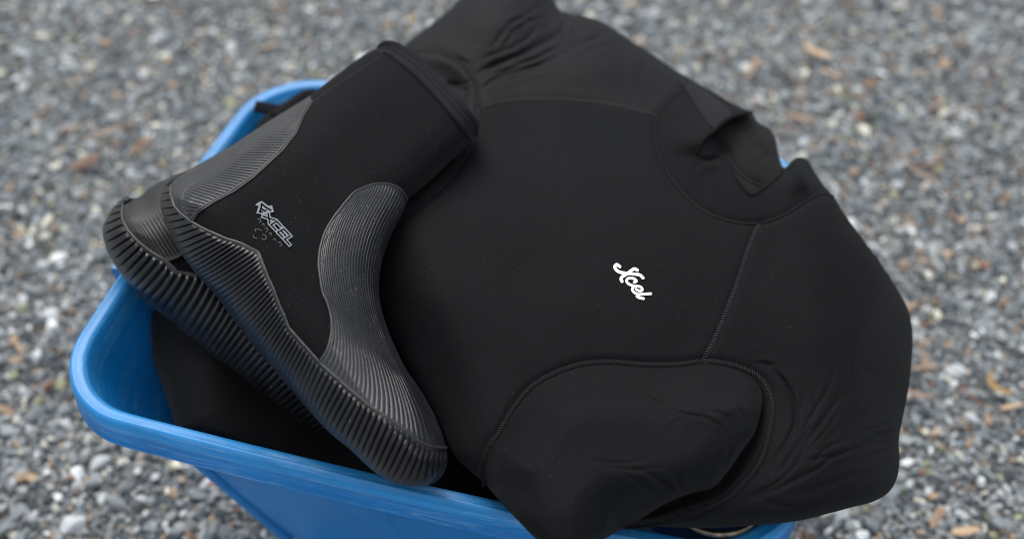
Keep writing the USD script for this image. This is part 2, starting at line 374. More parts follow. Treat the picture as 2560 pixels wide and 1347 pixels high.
CHIP_MATS = [stone_mat('bark_tan', (0.27, 0.185, 0.13), .85), stone_mat('bark_rust', (0.165, 0.092, 0.062), .85), stone_mat('leaf_ochre', (0.28, 0.185, 0.07), .8), stone_mat('wood_pale', (0.45, 0.31, 0.20), .8)]
def chip(seed, length, width, thick, bend):
    """A splinter of bark: a bent tapered strip with broken ends."""
    r = np.random.default_rng(seed)
    t = np.linspace(-1, 1, 9)
    a = bend * t
    cx = np.where(abs(bend) < 1e-3, length / 2 * t, length / 2 * np.sin(a) / (bend if abs(bend) > 1e-3 else 1)); cy = length / 2 * (1 - np.cos(a)) / (bend if abs(bend) > 1e-3 else 1)
    c = np.stack([cx, cy, 0.15 * width * np.sin(2.2 * t + seed)], 1)
    rad = width / 2 * np.clip(1 - np.abs(t) ** 4 * .65 + r.uniform(-.2, .2, 9), .2, 1.3)
    return tube(c, rad, 6, flat=thick / width)

def litter():
    protos = [('splinter', *chip(s, 1.0, r_, .10, b), CHIP_MATS[(0, 1, 3, 0, 1, 3, 0, 1)[s]]) for s, (r_, b) in enumerate([(.18, .2), (.30, .3), (.12, .9), (.35, .1), (.09, .5), (.22, -.4), (.45, .2), (.07, 1.2)])]
    r = np.random.default_rng(12)
    n0 = 3400
    x = r.uniform(-1.4, 1.4, n0); y = r.uniform(0.1, 1.9, n0)
    dens = meshkit.fbm(np.stack([x * 4, y * 4, 0 * x + 9], -1), 3) + 0.08 * (x > .1) + .16 * np.exp(-(((x - .35) / .22) ** 2 + ((y - 1.15) / .25) ** 2))
    k = in_view(x, y) & (dens > r.uniform(.42, .75, n0)); x, y = x[k], y[k]; n = len(x)
    ln = np.clip(r.lognormal(math.log(.010), .5, n), .005, .034)
    scatter('bark_litter', 'small splinters of bark and dry needles strewn over the gravel', protos, (r.integers(0, 8, n), np.stack([x, y, gz(x, y) + .0085], 1), quats(n, r, .25), np.stack([ln, ln, ln], 1)))
litter()

def debris():
    # (pixel, length m, width, bend, turn in degrees, material, label, category, name)
    L = [((2487, 965), .040, .007, 1.35, -62, 2, 'curled ochre yellow bark strip lying on the gravel right of the wetsuit', 'bark strip', 'bark_strip'),
         ((2415, 1326), .026, .008, .1, 4, 3, 'short pale wood chip on the gravel at the bottom right corner', 'wood chip', 'wood_chip'),
         ((2530, 1015), .026, .005, .1, 12, 3, 'slim pale stick lying on gravel just right of the curled ochre bark', 'stick', 'stick'),
         ((2312, 918), .030, .006, .1, 8, 0, 'tan splinter on the gravel close to the right edge of the wetsuit', 'splinter', 'splinter'),
         ((2425, 985), .038, .004, .25, -58, 1, 'thin rust brown twig left of the curled ochre bark', 'twig', 'twig'),
         ((2300, 985), .028, .006, .2, -14, 0, 'tan bark flake beside the wetsuit edge below the tan splinter', 'bark flake', 'bark_flake'),
         ((2042, 128), .048, .012, .15, -46, 3, 'broad pale tan bark piece on gravel far behind the collar', 'bark piece', 'bark_piece'),
         ((2000, 292), .042, .009, .1, -28, 0, 'orange tan bark piece on gravel right behind the wetsuit collar', 'bark piece', 'bark_piece'),
         ((1885, 165), .048, .010, .15, 58, 0, 'tan bark sliver standing steeply behind the shoulder of the wetsuit', 'bark sliver', 'bark_sliver'),
         ((2078, 185), .034, .006, .1, -42, 3, 'narrow pinkish splinter just below the broad pale bark piece', 'splinter', 'splinter'),
         ((2178, 208), .030, .012, .3, 50, 1, 'rust red dry leaf fragment on the gravel at upper right', 'leaf fragment', 'leaf_fragment'),
         ((2362, 160), .036, .012, .4, 62, 0, 'brown curled leaf fragment near the upper right corner of the gravel', 'leaf fragment', 'leaf_fragment'),
         ((2285, 420), .075, .005, .55, -62, 0, 'long crooked tan twig on the gravel right of the collar', 'twig', 'twig'),
         ((2330, 405), .048, .005, -.2, 22, 1, 'brown twig crossing the long crooked twig right of the collar', 'twig', 'twig'),
         ((215, 405), .040, .018, .3, 25, 1, 'largest rusty brown leaf fragment on the gravel left of the tub', 'leaf fragment', 'leaf_fragment'),
         ((345, 372), .026, .010, .2, 50, 1, 'small rust leaf bit midway between the large leaf fragment and the tub', 'leaf fragment', 'leaf_fragment'),
         ((265, 330), .045, .007, .2, 35, 0, 'slanting tan twig above the largest rusty leaf fragment', 'twig', 'twig')]
    for i, (px, ln, w, b, turn, m, label, cat, name) in enumerate(L):
        p = at(np.array(px, float), 0.012)
        v, f = chip(200 + i, ln, w, max(.3 * w, .002), b)
        c, s = math.cos(math.radians(turn)), math.sin(math.radians(turn))
        v = v @ np.array([[c, s, 0], [-s, c, 0], [0, 0, 1]])
        t = thing(name, label, cat, p)
        part('strip' if 'bark' in name else 'body', t, v + p, f, CHIP_MATS[m], smooth=40)
debris()

# ------------------------------------------------------------------ tub
TW, TD, TYAW, TC = 0.514, 0.395, math.radians(-14.2), np.array([-0.0312, 0.5297])
TE = np.array([math.cos(TYAW), math.sin(TYAW)]); TN = np.array([-TE[1], TE[0]])
def tub_ring(inset, rad, z, n=160, bow=0.006):
    """A rounded rectangle with slightly bowed sides, in the world."""
    w, d = TW / 2 - inset, TD / 2 - inset
    rad = max(min(rad, w - .01, d - .01), .005)
    pts = []
    for cx, cy, a0 in ((w - rad, d - rad, 0), (-w + rad, d - rad, 90), (-w + rad, -d + rad, 180), (w - rad, -d + rad, 270)):
        a = np.radians(np.linspace(a0, a0 + 90, 16)); pts.append(np.stack([cx + rad * np.cos(a), cy + rad * np.sin(a)], 1))
    p = resample(np.vstack(pts), n=n + 1, closed=True)
    p = p + np.stack([np.sign(p[:, 0]) * bow * np.maximum(0, 1 - (p[:, 1] / d) ** 2) * (np.abs(p[:, 0]) / w) ** 4, np.sign(p[:, 1]) * bow * np.maximum(0, 1 - (p[:, 0] / w) ** 2) * (np.abs(p[:, 1]) / d) ** 4], 1)
    xy = TC + p[:, :1] * TE + p[:, 1:] * TN
    return np.hstack([xy, np.full((len(p), 1), z)]), p

def loft(prof, n=160):
    rings = [tub_ring(i, r, z, n)[0] for i, r, z in prof]
    V = np.stack(rings + []); V = np.concatenate([V, V[:, :1]], 1)
    s = np.r_[0, np.cumsum(np.linalg.norm(np.diff(V[0], axis=0), axis=1))]
    t = np.r_[0, np.cumsum(np.linalg.norm(np.diff(V[:, 20], axis=0), axis=1))]
    uv = np.stack(np.broadcast_arrays(s[None], t[:, None]), -1).reshape(-1, 2)
    return V.reshape(-1, 3), grid(V)[:, ::-1], uv

def build_tub():
    t = thing('plastic_tub', 'large scuffed blue plastic tub on gravel holding wetsuit and boots', 'tub', (*TC, 0.0))
    R = RIM
    CR = 0.062
    # rolled rim: inner lip, flat top with a raised outer bead, outer skirt with a small flare, back up under
    prof = [(.0152, CR - .012, R - .022), (.0138, CR - .011, R - .010), (.0126, CR - .010, R - .0035), (.0112, CR - .009, R - .0008), (.0088, CR - .007, R), (.0064, CR - .005, R + .0002), (.0048, CR - .004, R + .0010), (.0036, CR - .003, R + .0012),
            (.0022, CR - .002, R + .0002), (.0008, CR, R - .0022), (.0002, CR, R - .0052), (.0006, CR, R - .010), (.0010, CR, R - .016), (.0008, CR, R - .0195), (-.0006, CR, R - .0225), (-.0012, CR, R - .0245), (-.0006, CR, R - .0262), (.0010, CR, R - .0262), (.0035, CR, R - .022)]
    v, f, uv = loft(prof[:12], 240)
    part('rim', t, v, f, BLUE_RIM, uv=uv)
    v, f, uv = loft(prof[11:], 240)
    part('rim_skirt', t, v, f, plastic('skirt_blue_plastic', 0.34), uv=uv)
    # body: outer wall, floor, inner wall
    H = R - .012
    prof = [(.0100, CR - .006, H), (.0142, CR - .004, R - .030), (.0205, CR, R - .056), (.0212, CR, R - .059), (.0245, CR, R - .063), (.047, CR + .002, R - .16), (.0745, CR + .004, .02), (.080, CR + .004, .006), (.090, CR, .0045)]
    v, f, uv = loft(prof)
    vi, fi, uvi = loft([(.090, CR, .0045), (.17, .03, .0044)])
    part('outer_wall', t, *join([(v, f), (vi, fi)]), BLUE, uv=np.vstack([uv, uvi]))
    prof = [(.0150, CR - .012, R - .0215), (.0190, CR - .012, R - .035), (.0238, CR - .010, R - .055), (.0305, CR - .01, R - .075), (.0505, CR - .008, R - .14), (.079, CR - .006, .025), (.092, CR - .012, .012), (.12, .03, .010), (.19, .004, .010)]
    v, f, uv = loft(prof)
    part('inner_wall', t, v, f[:, ::-1], BLUE, uv=uv)
    # stiffening ribs on the front wall
    for k, off in enumerate((-.165, -.02, .125)):
        ms = []
        base = TC + TE * off - TN * (TD / 2 - .0250)
        low = TC + TE * (off * .9) - TN * (TD / 2 - .0730)
        a = np.r_[base, R - .072]; b = np.r_[low, .03]
        p = a + (b - a) * np.linspace(0, 1, 10)[:, None]
        v, f = tube(p, .007, 10, flat=.8, up=np.tile(np.r_[-TN, 0.2], (10, 1)))
        part('wall_rib', t, v, f, BLUE, uv=np.zeros((len(v), 2)))
    # bracket for the lid on the left side
    ms = []
    c = TC - TE * (TW / 2 + .004) - TN * (.052)
    def slab(sx, sy, sz, dx, dy, dz):
        b = trimesh.creation.box((sx, sy, sz)); b = b.subdivide()
        vv = b.vertices + np.array([dx, dy, dz]); return np.c_[c + vv[:, :1] * TE + vv[:, 1:2] * TN, vv[:, 2] + R - .014], b.faces
    ms += [slab(.014, .0045, .017, -.003, -.011, 0), slab(.014, .0045, .017, -.003, .011, 0), slab(.004, .026, .017, -.0118, 0, -.0004)]
    v, f = join(ms); part('lid_bracket', t, v, f, BLUE, smooth=30)
    return t
TUB = build_tub()

# ------------------------------------------------------------------ the wetsuit
SUIT_OUT = smooth_curve([(985, 150), (1010, 115), (1060, 75), (1110, 36), (1150, -2), (1205, -60), (1260, -110), (1320, -128), (1370, -100), (1383, -55), (1382, -15), (1388, 8), (1402, 26), (1430, 36), (1480, 45), (1520, 63), (1560, 90), (1620, 130), (1680, 170),
    (1727, 198), (1790, 235), (1850, 268), (1881, 284), (1893, 305), (1925, 325), (1936, 345), (1945, 380), (1951, 405), (1960, 421), (1972, 411), (1986, 397), (2006, 393), (2021, 402), (2036, 428), (2060, 465), (2085, 492), (2110, 533), (2150, 588), (2200, 655), (2245, 725),
    (2270, 772), (2281, 820), (2281, 880), (2273, 960), (2258, 1040), (2250, 1078), (2247, 1110), (2249, 1150), (2243, 1192), (2225, 1226), (2190, 1250), (2130, 1267), (2060, 1286), (1990, 1302), (1900, 1311), (1800, 1318), (1700, 1318), (1640, 1314), (1588, 1315),
    (1556, 1322), (1512, 1346), (1470, 1368), (1420, 1382), (1380, 1374), (1340, 1346), (1295, 1300), (1250, 1252), (1215, 1212), (1180, 1180), (1136, 1139), (1100, 1056), (1048, 968), (996, 873), (945, 745), (915, 600), (905, 470), (925, 330), (955, 210)], 900, closed=True)
SUIT = Polygon(SUIT_OUT).buffer(0)
S1 = smooth_curve([(1192, 274), (1240, 258), (1300, 250), (1380, 248), (1450, 252), (1530, 262), (1590, 275), (1646, 290)], 90)
U = smooth_curve([(965, 165), (1000, 140), (1050, 127), (1100, 131), (1145, 152), (1180, 188), (1194, 235), (1196, 290), (1186, 340), (1160, 395), (1115, 455), (1060, 505), (1005, 548), (950, 590), (918, 612)], 150)
S2 = smooth_curve([(1722, 200), (1706, 224), (1673, 254), (1646, 289), (1638, 332), (1644, 378), (1669, 432), (1704, 478), (1750, 521), (1808, 548), (1866, 559), (1905, 557), (1955, 540), (2001, 513), (2036, 491), (2059, 484), (2083, 490)], 170)
S3 = smooth_curve([(1899, 558), (1880, 600), (1862, 650), (1846, 700), (1829, 745), (1811, 790), (1791, 838), (1772, 875), (1757, 902)], 90)
S4 = smooth_curve([(1212, 1210), (1205, 1173), (1212, 1141), (1224, 1110), (1245, 1084), (1287, 1014), (1334, 962), (1391, 930), (1456, 909), (1522, 904), (1616, 911), (1709, 909), (1756, 902), (1803, 906), (1850, 918), (1897, 941), (1920, 972), (1932, 1014), (1927, 1061),
    (1916, 1112), (1897, 1159), (1859, 1206), (1817, 1244), (1756, 1272), (1686, 1295), (1639, 1308), (1592, 1313), (1562, 1316)], 300)
FOLD = smooth_curve([(1835, 921), (1868, 936), (1892, 958), (1904, 991), (1899, 1037), (1883, 1084), (1850, 1131), (1817, 1178), (1780, 1217), (1723, 1232), (1662, 1258), (1606, 1291), (1559, 1319), (1540, 1332)], 160)
RIMC = smooth_curve([(1881, 285), (1851, 289), (1816, 305), (1789, 328), (1766, 347), (1750, 370), (1744, 388)], 70)
LOWC = smooth_curve([(1744, 388), (1778, 385), (1806, 384), (1818, 393), (1831, 420), (1850, 455), (1868, 478), (1881, 487), (1901, 475), (1928, 456), (1947, 437), (1959, 421)], 110)
lS1, lU, lS2, lS3, lS4, lF, lRIM, lLOW = map(LineString, (S1, U, S2, S3, S4, FOLD, RIMC, LOWC))
lOUT = LineString(np.vstack([SUIT_OUT, SUIT_OUT[:1]]))
k0 = np.argmin(np.linalg.norm(SUIT_OUT - (1881, 284), axis=1)); k1 = np.argmin(np.linalg.norm(SUIT_OUT - (1960, 421), axis=1))
LINING_POLY = Polygon(np.vstack([RIMC, LOWC[1:-1], SUIT_OUT[k0:k1 + 1][::-1]])).buffer(0)
if LINING_POLY.geom_type != 'Polygon': LINING_POLY = max(LINING_POLY.geoms, key=lambda g: g.area)
MAIN = SUIT.difference(LINING_POLY)
if MAIN.geom_type != 'Polygon': MAIN = max(MAIN.geoms, key=lambda g: g.area)
COLLAR_POLY = Polygon(np.vstack([S2, [(2300, 350), (1900, 150)]])).buffer(0)
GUSSET_L = Polygon(np.vstack([U, [(700, 600), (700, 100)]])).buffer(0)
GUSSET_R = Polygon(np.vstack([S4, [(1562, 1420), (1180, 1420)]])).buffer(0)
LOBE = Polygon(np.vstack([S4[: int(np.argmin(np.linalg.norm(S4 - FOLD[0], axis=1)))], FOLD, [(1480, 1420), (1180, 1420)]])).buffer(0)
if LOBE.geom_type != 'Polygon': LOBE = max(LOBE.geoms, key=lambda g: g.area)
UPPER_SLEEVE = Polygon(np.vstack([S1, [(1700, 260), (1722, 200), (1760, 100), (1400, -300), (900, -300), (900, 160)], U[:90]])).buffer(0)
RIGHT_SLEEVE = Polygon(np.vstack([S3[::-1], S2[np.argmin(np.linalg.norm(S2 - S3[0], axis=1)):], [(2500, 480), (2500, 1500), (1562, 1500)], S4[::-1][: len(S4) - int(np.argmin(np.linalg.norm(S4 - S3[-1], axis=1)))]])).buffer(0)

W = lambda pts, amp, width: (LineString(smooth_curve(pts, 40)), amp, width)
WRINKLES = [
    # shoulder folds fanning out of the left armpit
    W([(1196, 188), (1230, 166), (1290, 140), (1350, 112), (1400, 82), (1416, 52)], .0045, 11), W([(1200, 178), (1260, 150), (1320, 135), (1370, 128)], .0028, 8), W([(1205, 196), (1260, 178), (1330, 150), (1400, 120)], .0030, 8),
    W([(1210, 208), (1270, 190), (1340, 165), (1420, 130), (1500, 95)], .0026, 9), W([(1180, 160), (1140, 150), (1100, 140)], .0016, 8), W([(1215, 140), (1260, 130), (1310, 122)], .0022, 8), W([(1240, 95), (1275, 65), (1320, 35), (1360, 10)], .0022, 9),
    W([(1270, 60), (1310, 48), (1345, 66)], .0016, 8), W([(1260, 115), (1285, 80), (1340, 40)], .0016, 8), W([(1402, 60), (1412, 92)], .0040, 9), W([(1480, 110), (1540, 80), (1590, 100)], .0012, 10), W([(1560, 200), (1600, 230), (1640, 270)], .0010, 10),
    W([(1620, 140), (1600, 200), (1640, 250)], .0008, 12), W([(1225, 215), (1290, 195), (1370, 170)], .0018, 7), W([(1200, 225), (1230, 205), (1250, 195)], .0018, 7),
    # lower right gusset
    W([(1600, 985), (1650, 1005), (1720, 1015), (1790, 1035), (1840, 1070)], .0024, 9), W([(1690, 1000), (1750, 1012), (1800, 1030), (1838, 1050)], .0020, 8), W([(1570, 960), (1620, 990), (1660, 1020)], .0014, 9), W([(1790, 955), (1830, 975), (1862, 1005)], .0022, 8),
    W([(1750, 935), (1800, 945), (1850, 975)], .0012, 9), W([(1510, 1165), (1580, 1172), (1650, 1168)], .0012, 10), W([(1610, 1180), (1660, 1200), (1700, 1230)], .0018, 9), W([(1695, 1190), (1700, 1215), (1712, 1233)], .0030, 8), W([(1676, 1196), (1684, 1216), (1696, 1238)], .0020, 7),
    W([(1828, 1090), (1822, 1130), (1806, 1170)], .0022, 9), W([(1848, 1080), (1838, 1110), (1822, 1140)], .0014, 7), W([(1380, 990), (1450, 960), (1520, 945)], .0008, 12), W([(1560, 930), (1600, 950), (1640, 985)], .0010, 9),
    W([(1640, 1010), (1700, 1030), (1770, 1045), (1820, 1075)], .0016, 7), W([(1660, 985), (1720, 992), (1770, 1008)], .0014, 7), W([(1590, 950), (1640, 972), (1690, 1000)], .0012, 7), W([(1770, 975), (1810, 990), (1845, 1020), (1866, 1055)], .0016, 7), W([(1800, 935), (1845, 955), (1880, 990)], .0014, 7),
    W([(1440, 960), (1500, 985), (1560, 1020), (1600, 1030)], .0009, 9), W([(1815, 1100), (1800, 1140), (1782, 1180)], .0014, 7), W([(1560, 1185), (1610, 1205), (1660, 1240)], .0014, 8), W([(1480, 1150), (1560, 1156), (1620, 1150)], .0009, 8), W([(1655, 1190), (1668, 1215), (1685, 1245)], .0014, 6),
    # right sleeve, fine
    W([(2090, 900), (2075, 960), (2040, 1020), (2005, 1080)], .0012, 7), W([(2135, 960), (2095, 1030), (2055, 1085), (2010, 1135)], .0012, 7), W([(2000, 1150), (1950, 1200), (1890, 1230)], .0014, 8), W([(2240, 1120), (2180, 1132), (2130, 1155), (2080, 1185)], .0012, 7), W([(2100, 1130), (2050, 1165), (1990, 1205)], .0012, 7),
    W([(2235, 1045), (2205, 1062), (2160, 1075)], .0013, 6), W([(1965, 960), (1985, 1010), (1980, 1070), (1955, 1130)], .0012, 7), W([(1930, 930), (1955, 945), (1975, 975)], .0014, 6), W([(2020, 950), (2040, 1000), (2030, 1050)], .0008, 8), W([(2150, 1150), (2090, 1200), (2010, 1230)], .0009, 9),
    # left shoulder, fine
    W([(1215, 172), (1270, 160), (1335, 146), (1390, 120)], .0024, 6), W([(1222, 200), (1290, 180), (1350, 160)], .0020, 6), W([(1260, 128), (1300, 110), (1330, 85), (1345, 60)], .0020, 7), W([(1300, 70), (1335, 52), (1372, 44)], .0018, 7), W([(1370, 108), (1405, 95), (1440, 72)], .0022, 7), W([(1430, 115), (1480, 98), (1520, 72)], .0014, 8),
    W([(1450, 140), (1500, 118), (1560, 112)], .0010, 8), W([(1205, 150), (1240, 138), (1280, 135)], .0018, 6), W([(1230, 120), (1250, 95), (1290, 70)], .0014, 7),
    # fold strip
    W([(1700, 1250), (1716, 1268), (1745, 1276)], .0016, 6), W([(1735, 1240), (1752, 1256), (1775, 1262)], .0014, 6), W([(1670, 1265), (1690, 1285)], .0012, 6),
    # right sleeve
    W([(1880, 905), (1930, 920), (1960, 950), (1985, 1000), (1990, 1060), (1975, 1120)], .0016, 10), W([(1900, 905), (1940, 912)], .0012, 7), W([(2120, 880), (2125, 960), (2080, 1020), (2030, 1090), (1985, 1160)], .0016, 10), W([(2150, 900), (2100, 980), (2040, 1070), (2000, 1120)], .0012, 9),
    W([(2250, 1078), (2200, 1090), (2140, 1120), (2070, 1140), (2020, 1150)], .0022, 9), W([(2249, 1098), (2195, 1108), (2150, 1130), (2090, 1165)], .0018, 8), W([(2250, 1060), (2215, 1080), (2180, 1085)], .0016, 7), W([(2110, 1100), (2060, 1125), (2030, 1160)], .0014, 8),
    W([(2080, 1145), (2000, 1190), (1930, 1225), (1860, 1245)], .0016, 11), W([(2180, 1000), (2130, 1050), (2070, 1090)], .0010, 10), W([(1890, 1240), (1960, 1265), (2050, 1262)], .0009, 12), W([(1118, 208), (1150, 212), (1182, 203)], .0024, 8), W([(1150, 250), (1164, 230), (1176, 212)], .0034, 10), W([(1115, 214), (1145, 222), (1165, 222)], .002, 8), W([(2140, 900), (2210, 960)], .0007, 14),
    W([(2010, 980), (1995, 1040), (1960, 1110), (1930, 1160)], .0010, 9), W([(2060, 1010), (2030, 1060), (1990, 1120), (1950, 1180)], .0011, 9), W([(2200, 1180), (2120, 1190), (2040, 1215)], .0008, 12),
    # collar
    W([(1745, 398), (1770, 400), (1800, 392)], .0018, 9), W([(1730, 420), (1780, 402), (1815, 404)], .0010, 10), W([(1700, 300), (1740, 340), (1742, 385)], .0008, 12)]

def suit_base(px):
    x, y = px[:, 0], px[:, 1]
    z = RIM + 0.014 + 0.016 * sst((1500 - y) / 1300) + 0.010 * sst((1400 - x) / 500) * sst((900 - y) / 500)
    z = z - 0.060 * np.clip((x - 2010) / 270, 0, 1) ** 2
    z = z - 0.012 * sst((1300 - x) / 280) * sst((y - 650) / 350)
    return z

x_mean = lambda l: l.centroid.x

from scipy.ndimage import gaussian_filter, map_coordinates
class Soft:
    """The rounded edge profile with the creases of its distance field smoothed away inside."""
    def __init__(s, line, rfun, step=5.0, sigma=30.0, keep=14.0):
        x0, y0, x1, y1 = line.bounds; s.x0, s.y0, s.step, s.keep, s.rfun, s.line = x0 - 60, y0 - 60, step, keep, rfun, line
        X, Y = np.meshgrid(np.arange(x0 - 60, x1 + 60, step), np.arange(y0 - 60, y1 + 60, step), indexing='ij')
        p = np.stack([X.ravel(), Y.ravel()], 1)
        s.g = gaussian_filter(ell(dist(p, line) / rfun(p)).reshape(X.shape), sigma / step)
    def __call__(s, px):
        d = dist(px, s.line); e = ell(d / s.rfun(px))
        b = map_coordinates(s.g, [(px[:, 0] - s.x0) / s.step, (px[:, 1] - s.y0) / s.step], order=1, mode='nearest')
        w = sst((d - s.keep) / 60)
        return e * (1 - w) + b * w
def suit_r(px):
    x, y = px[:, 0], px[:, 1]
    return 110 + 150 * sst((1350 - x) / 350) * sst((y - 450) / 300) + 60 * sst((x - 1900) / 200) * sst((y - 550) / 200)
SOFT = Soft(lOUT, suit_r)
SOFT_F = Soft(lF, lambda p: 55 + 0 * p[:, 0], sigma=18, keep=6)

def suit_T(px, clean=False):
    px = np.asarray(px, float)
    x, y = px[:, 0], px[:, 1]
    d = dist(px, lOUT)
    T = (0.026 + 0.012 * sst((1350 - x) / 350) * sst((y - 450) / 300)) * SOFT(px)
    T = T + 0.014 * np.exp(-(((x - 1480) / 420) ** 2 + ((y - 650) / 330) ** 2)) * sst(d / 160)
    T = T + 0.0035 * (meshkit.fbm(np.c_[px / 190.0, 0 * x], 2, seed=4) - .5) * sst(d / 60)
    # sewn-in panels sink at their seams
    for l, a, w in ((lS1, .0011, 9), (lS2, .0016, 10), (lS3, .0012, 10), (lS4, .0022, 13), (lU, .0022, 12)):
        T = T - a * np.exp(-(dist(px, l) / w) ** 2)
    # left gusset lies lower, under the boot's cuff
    g = inside(px, GUSSET_L)
    dU = dist(px, lU)
    T = T - np.where(g, .010 * sst(dU / 70), 0) - np.where(g, .003 * np.exp(-(((x - 1150) / 34) ** 2 + ((y - 222) / 24) ** 2)), 0)
    # right gusset: the lobe that bulges over the fold
    lob = inside(px, LOBE)
    dF = dist(px, lF); d4 = dist(px, lS4)
    low = sst((y - 900) / 200)
    T = T + np.where(lob, .018 * SOFT_F(px) * sst(d4 / 150) + .011 * ell(dF / 26) * sst((d4 - 6) / 45), 0) * np.clip(.35 + low, 0, 1)
    strip = inside(px, GUSSET_R) & ~lob
    T = T - np.where(strip, .008 * np.exp(-(dF / 26) ** 2) * sst((d4 - 4) / 28), 0)
    # upper sleeve swells either side of the crumpled shoulder
    T = T + .016 * np.exp(-(((x - 1230) / 120) ** 2 + ((y - 30) / 90) ** 2)) + .008 * np.exp(-(((x - 1450) / 140) ** 2 + ((y - 170) / 60) ** 2))
    # collar: lip along the neck opening, raised lobe on its right
    col = inside(px, COLLAR_POLY)
    dR = dist(px, lRIM); dL = dist(px, lLOW)
    T = T + np.where(col, .012 * np.exp(-(dR / 60) ** 2) * sst((400 - y) / 60) + .003 * np.exp(-(dL / 50) ** 2), 0)
    T = T + np.where(col, .011 * np.exp(-(((x - 2004) / 50) ** 2 + ((y - 430) / 60) ** 2)), 0) * sst(d / 40) * sst(dist(px, lS2) / 45)
    if not clean:
        for l, a, w in WRINKLES:
            dd = dist(px, l)
            w = .60 * w; a = a * (.52 if x_mean(l) < 1450 else .80)
            q = shapely.line_locate_point(l, shapely.points(px), normalized=True); a = a * (.12 + .88 * np.sqrt(np.maximum(np.sin(np.pi * np.clip(q, .0, 1)), 0)))
            T = T - a * np.exp(-np.sqrt((dd / w) ** 2 + .06) * 1.25) * 1.3 + .5 * a * np.exp(-((dd - 2.4 * w) / (1.5 * w)) ** 2)
        # fine crumple in the folded places
        for cx, cy, rx, ry, a in ((1310, 130, 130, 80, .0022), (1180, 200, 60, 50, .0012), (2090, 1080, 150, 110, .0010), (1740, 1030, 130, 60, .0008)):
            T = T + a * (meshkit.fbm(np.c_[(px @ np.array([[.9, .42], [-.42, .9]])) / np.array([60.0, 17.0]), 0 * x], 3, seed=8) - .5) * np.exp(-(((x - cx) / rx) ** 2 + ((y - cy) / ry) ** 2)) * sst(d / 30)
    return np.maximum(T, .0004 * sst(d / 3))

def suit_at(px, lift=0.0, clean=False):
    px = np.asarray(px, float)
    return at(px, suit_base(px) + suit_T(px, clean) + lift)

lLOWR = LineString(LOWC[30:])
def lining_z(px):
    dR = dist(px, lRIM); dL = dist(px, lLOWR); d = dist(px, lOUT)
    z = suit_base(px) + suit_T(px)
    z = z - .016 * np.exp(-(dR / 70) ** 2) * sst((np.hypot(px[:, 0] - 1744, px[:, 1] - 388) - 8) / 50) - .006 * np.exp(-(dL / 45) ** 2) - .0010
    z = z + .0025 * np.sin((px[:, 0] * .045 + px[:, 1] * .02)) * sst((70 - d) / 70)
    for l, a, ww in ((LineString([(1862, 330), (1880, 355), (1893, 375)]), .002, 9), (LineString([(1780, 347), (1806, 372), (1834, 418), (1860, 444), (1901, 466)]), .0028, 12), (LineString([(1905, 400), (1930, 385)]), .002, 12)):
        z = z - a * np.exp(-(dist(px, l) / ww) ** 2)
    return z

def ribbon_px(curve, step=4.0):
    return resample(curve, step=step)

def stitched_seam(parent, curve, surf, width, height, mat, thread, name='seam', pitch=7.0, slant=.5, thick=.00035, wide=1.0, label=None):
    """A raised seam with slanting thread stitches across it (its sub-part)."""
    c = ribbon_px(curve, 4.0)
    p = surf(c, height * .2)
    v, f = tube(p, width / 2, 8, flat=2 * height / width)
    s = part(name, parent, v, f, mat, label=label)
    c2 = resample(curve, step=pitch)
    t = np.gradient(c2, axis=0); t /= np.linalg.norm(t, axis=1, keepdims=True)
    nrm = np.stack([-t[:, 1], t[:, 0]], 1)
    scale = 3600.0
    half = width * scale / 2 * wide
    ms = []
    for k in range(len(c2)):
        tt = np.array([-1.0, -.5, 0, .5, 1.0])[:, None]
        q = c2[k] + nrm[k] * tt * half + t[k] * tt * half * slant
        P = surf(q, height * 1.05 * (1 - .55 * tt[:, 0] ** 2))
        ms.append(tube(P, thick, 5))
    v, f = join(ms)
    part('stitching', s, v, f, thread, kind='stuff')
    return s

def print_on(name, parent, poly, surf, mat, lift=.0005, step=6.0, label=None):
    ms = []
    for g in getattr(poly, 'geoms', [poly]):
        if g.area < 4: continue
        p, tri, nb = fill(g, step, edge=2.0)
        v = surf(p, lift); ms.append((v, tri))
    v, f = join(ms)
    return part(name, parent, v, f, mat, label=label)

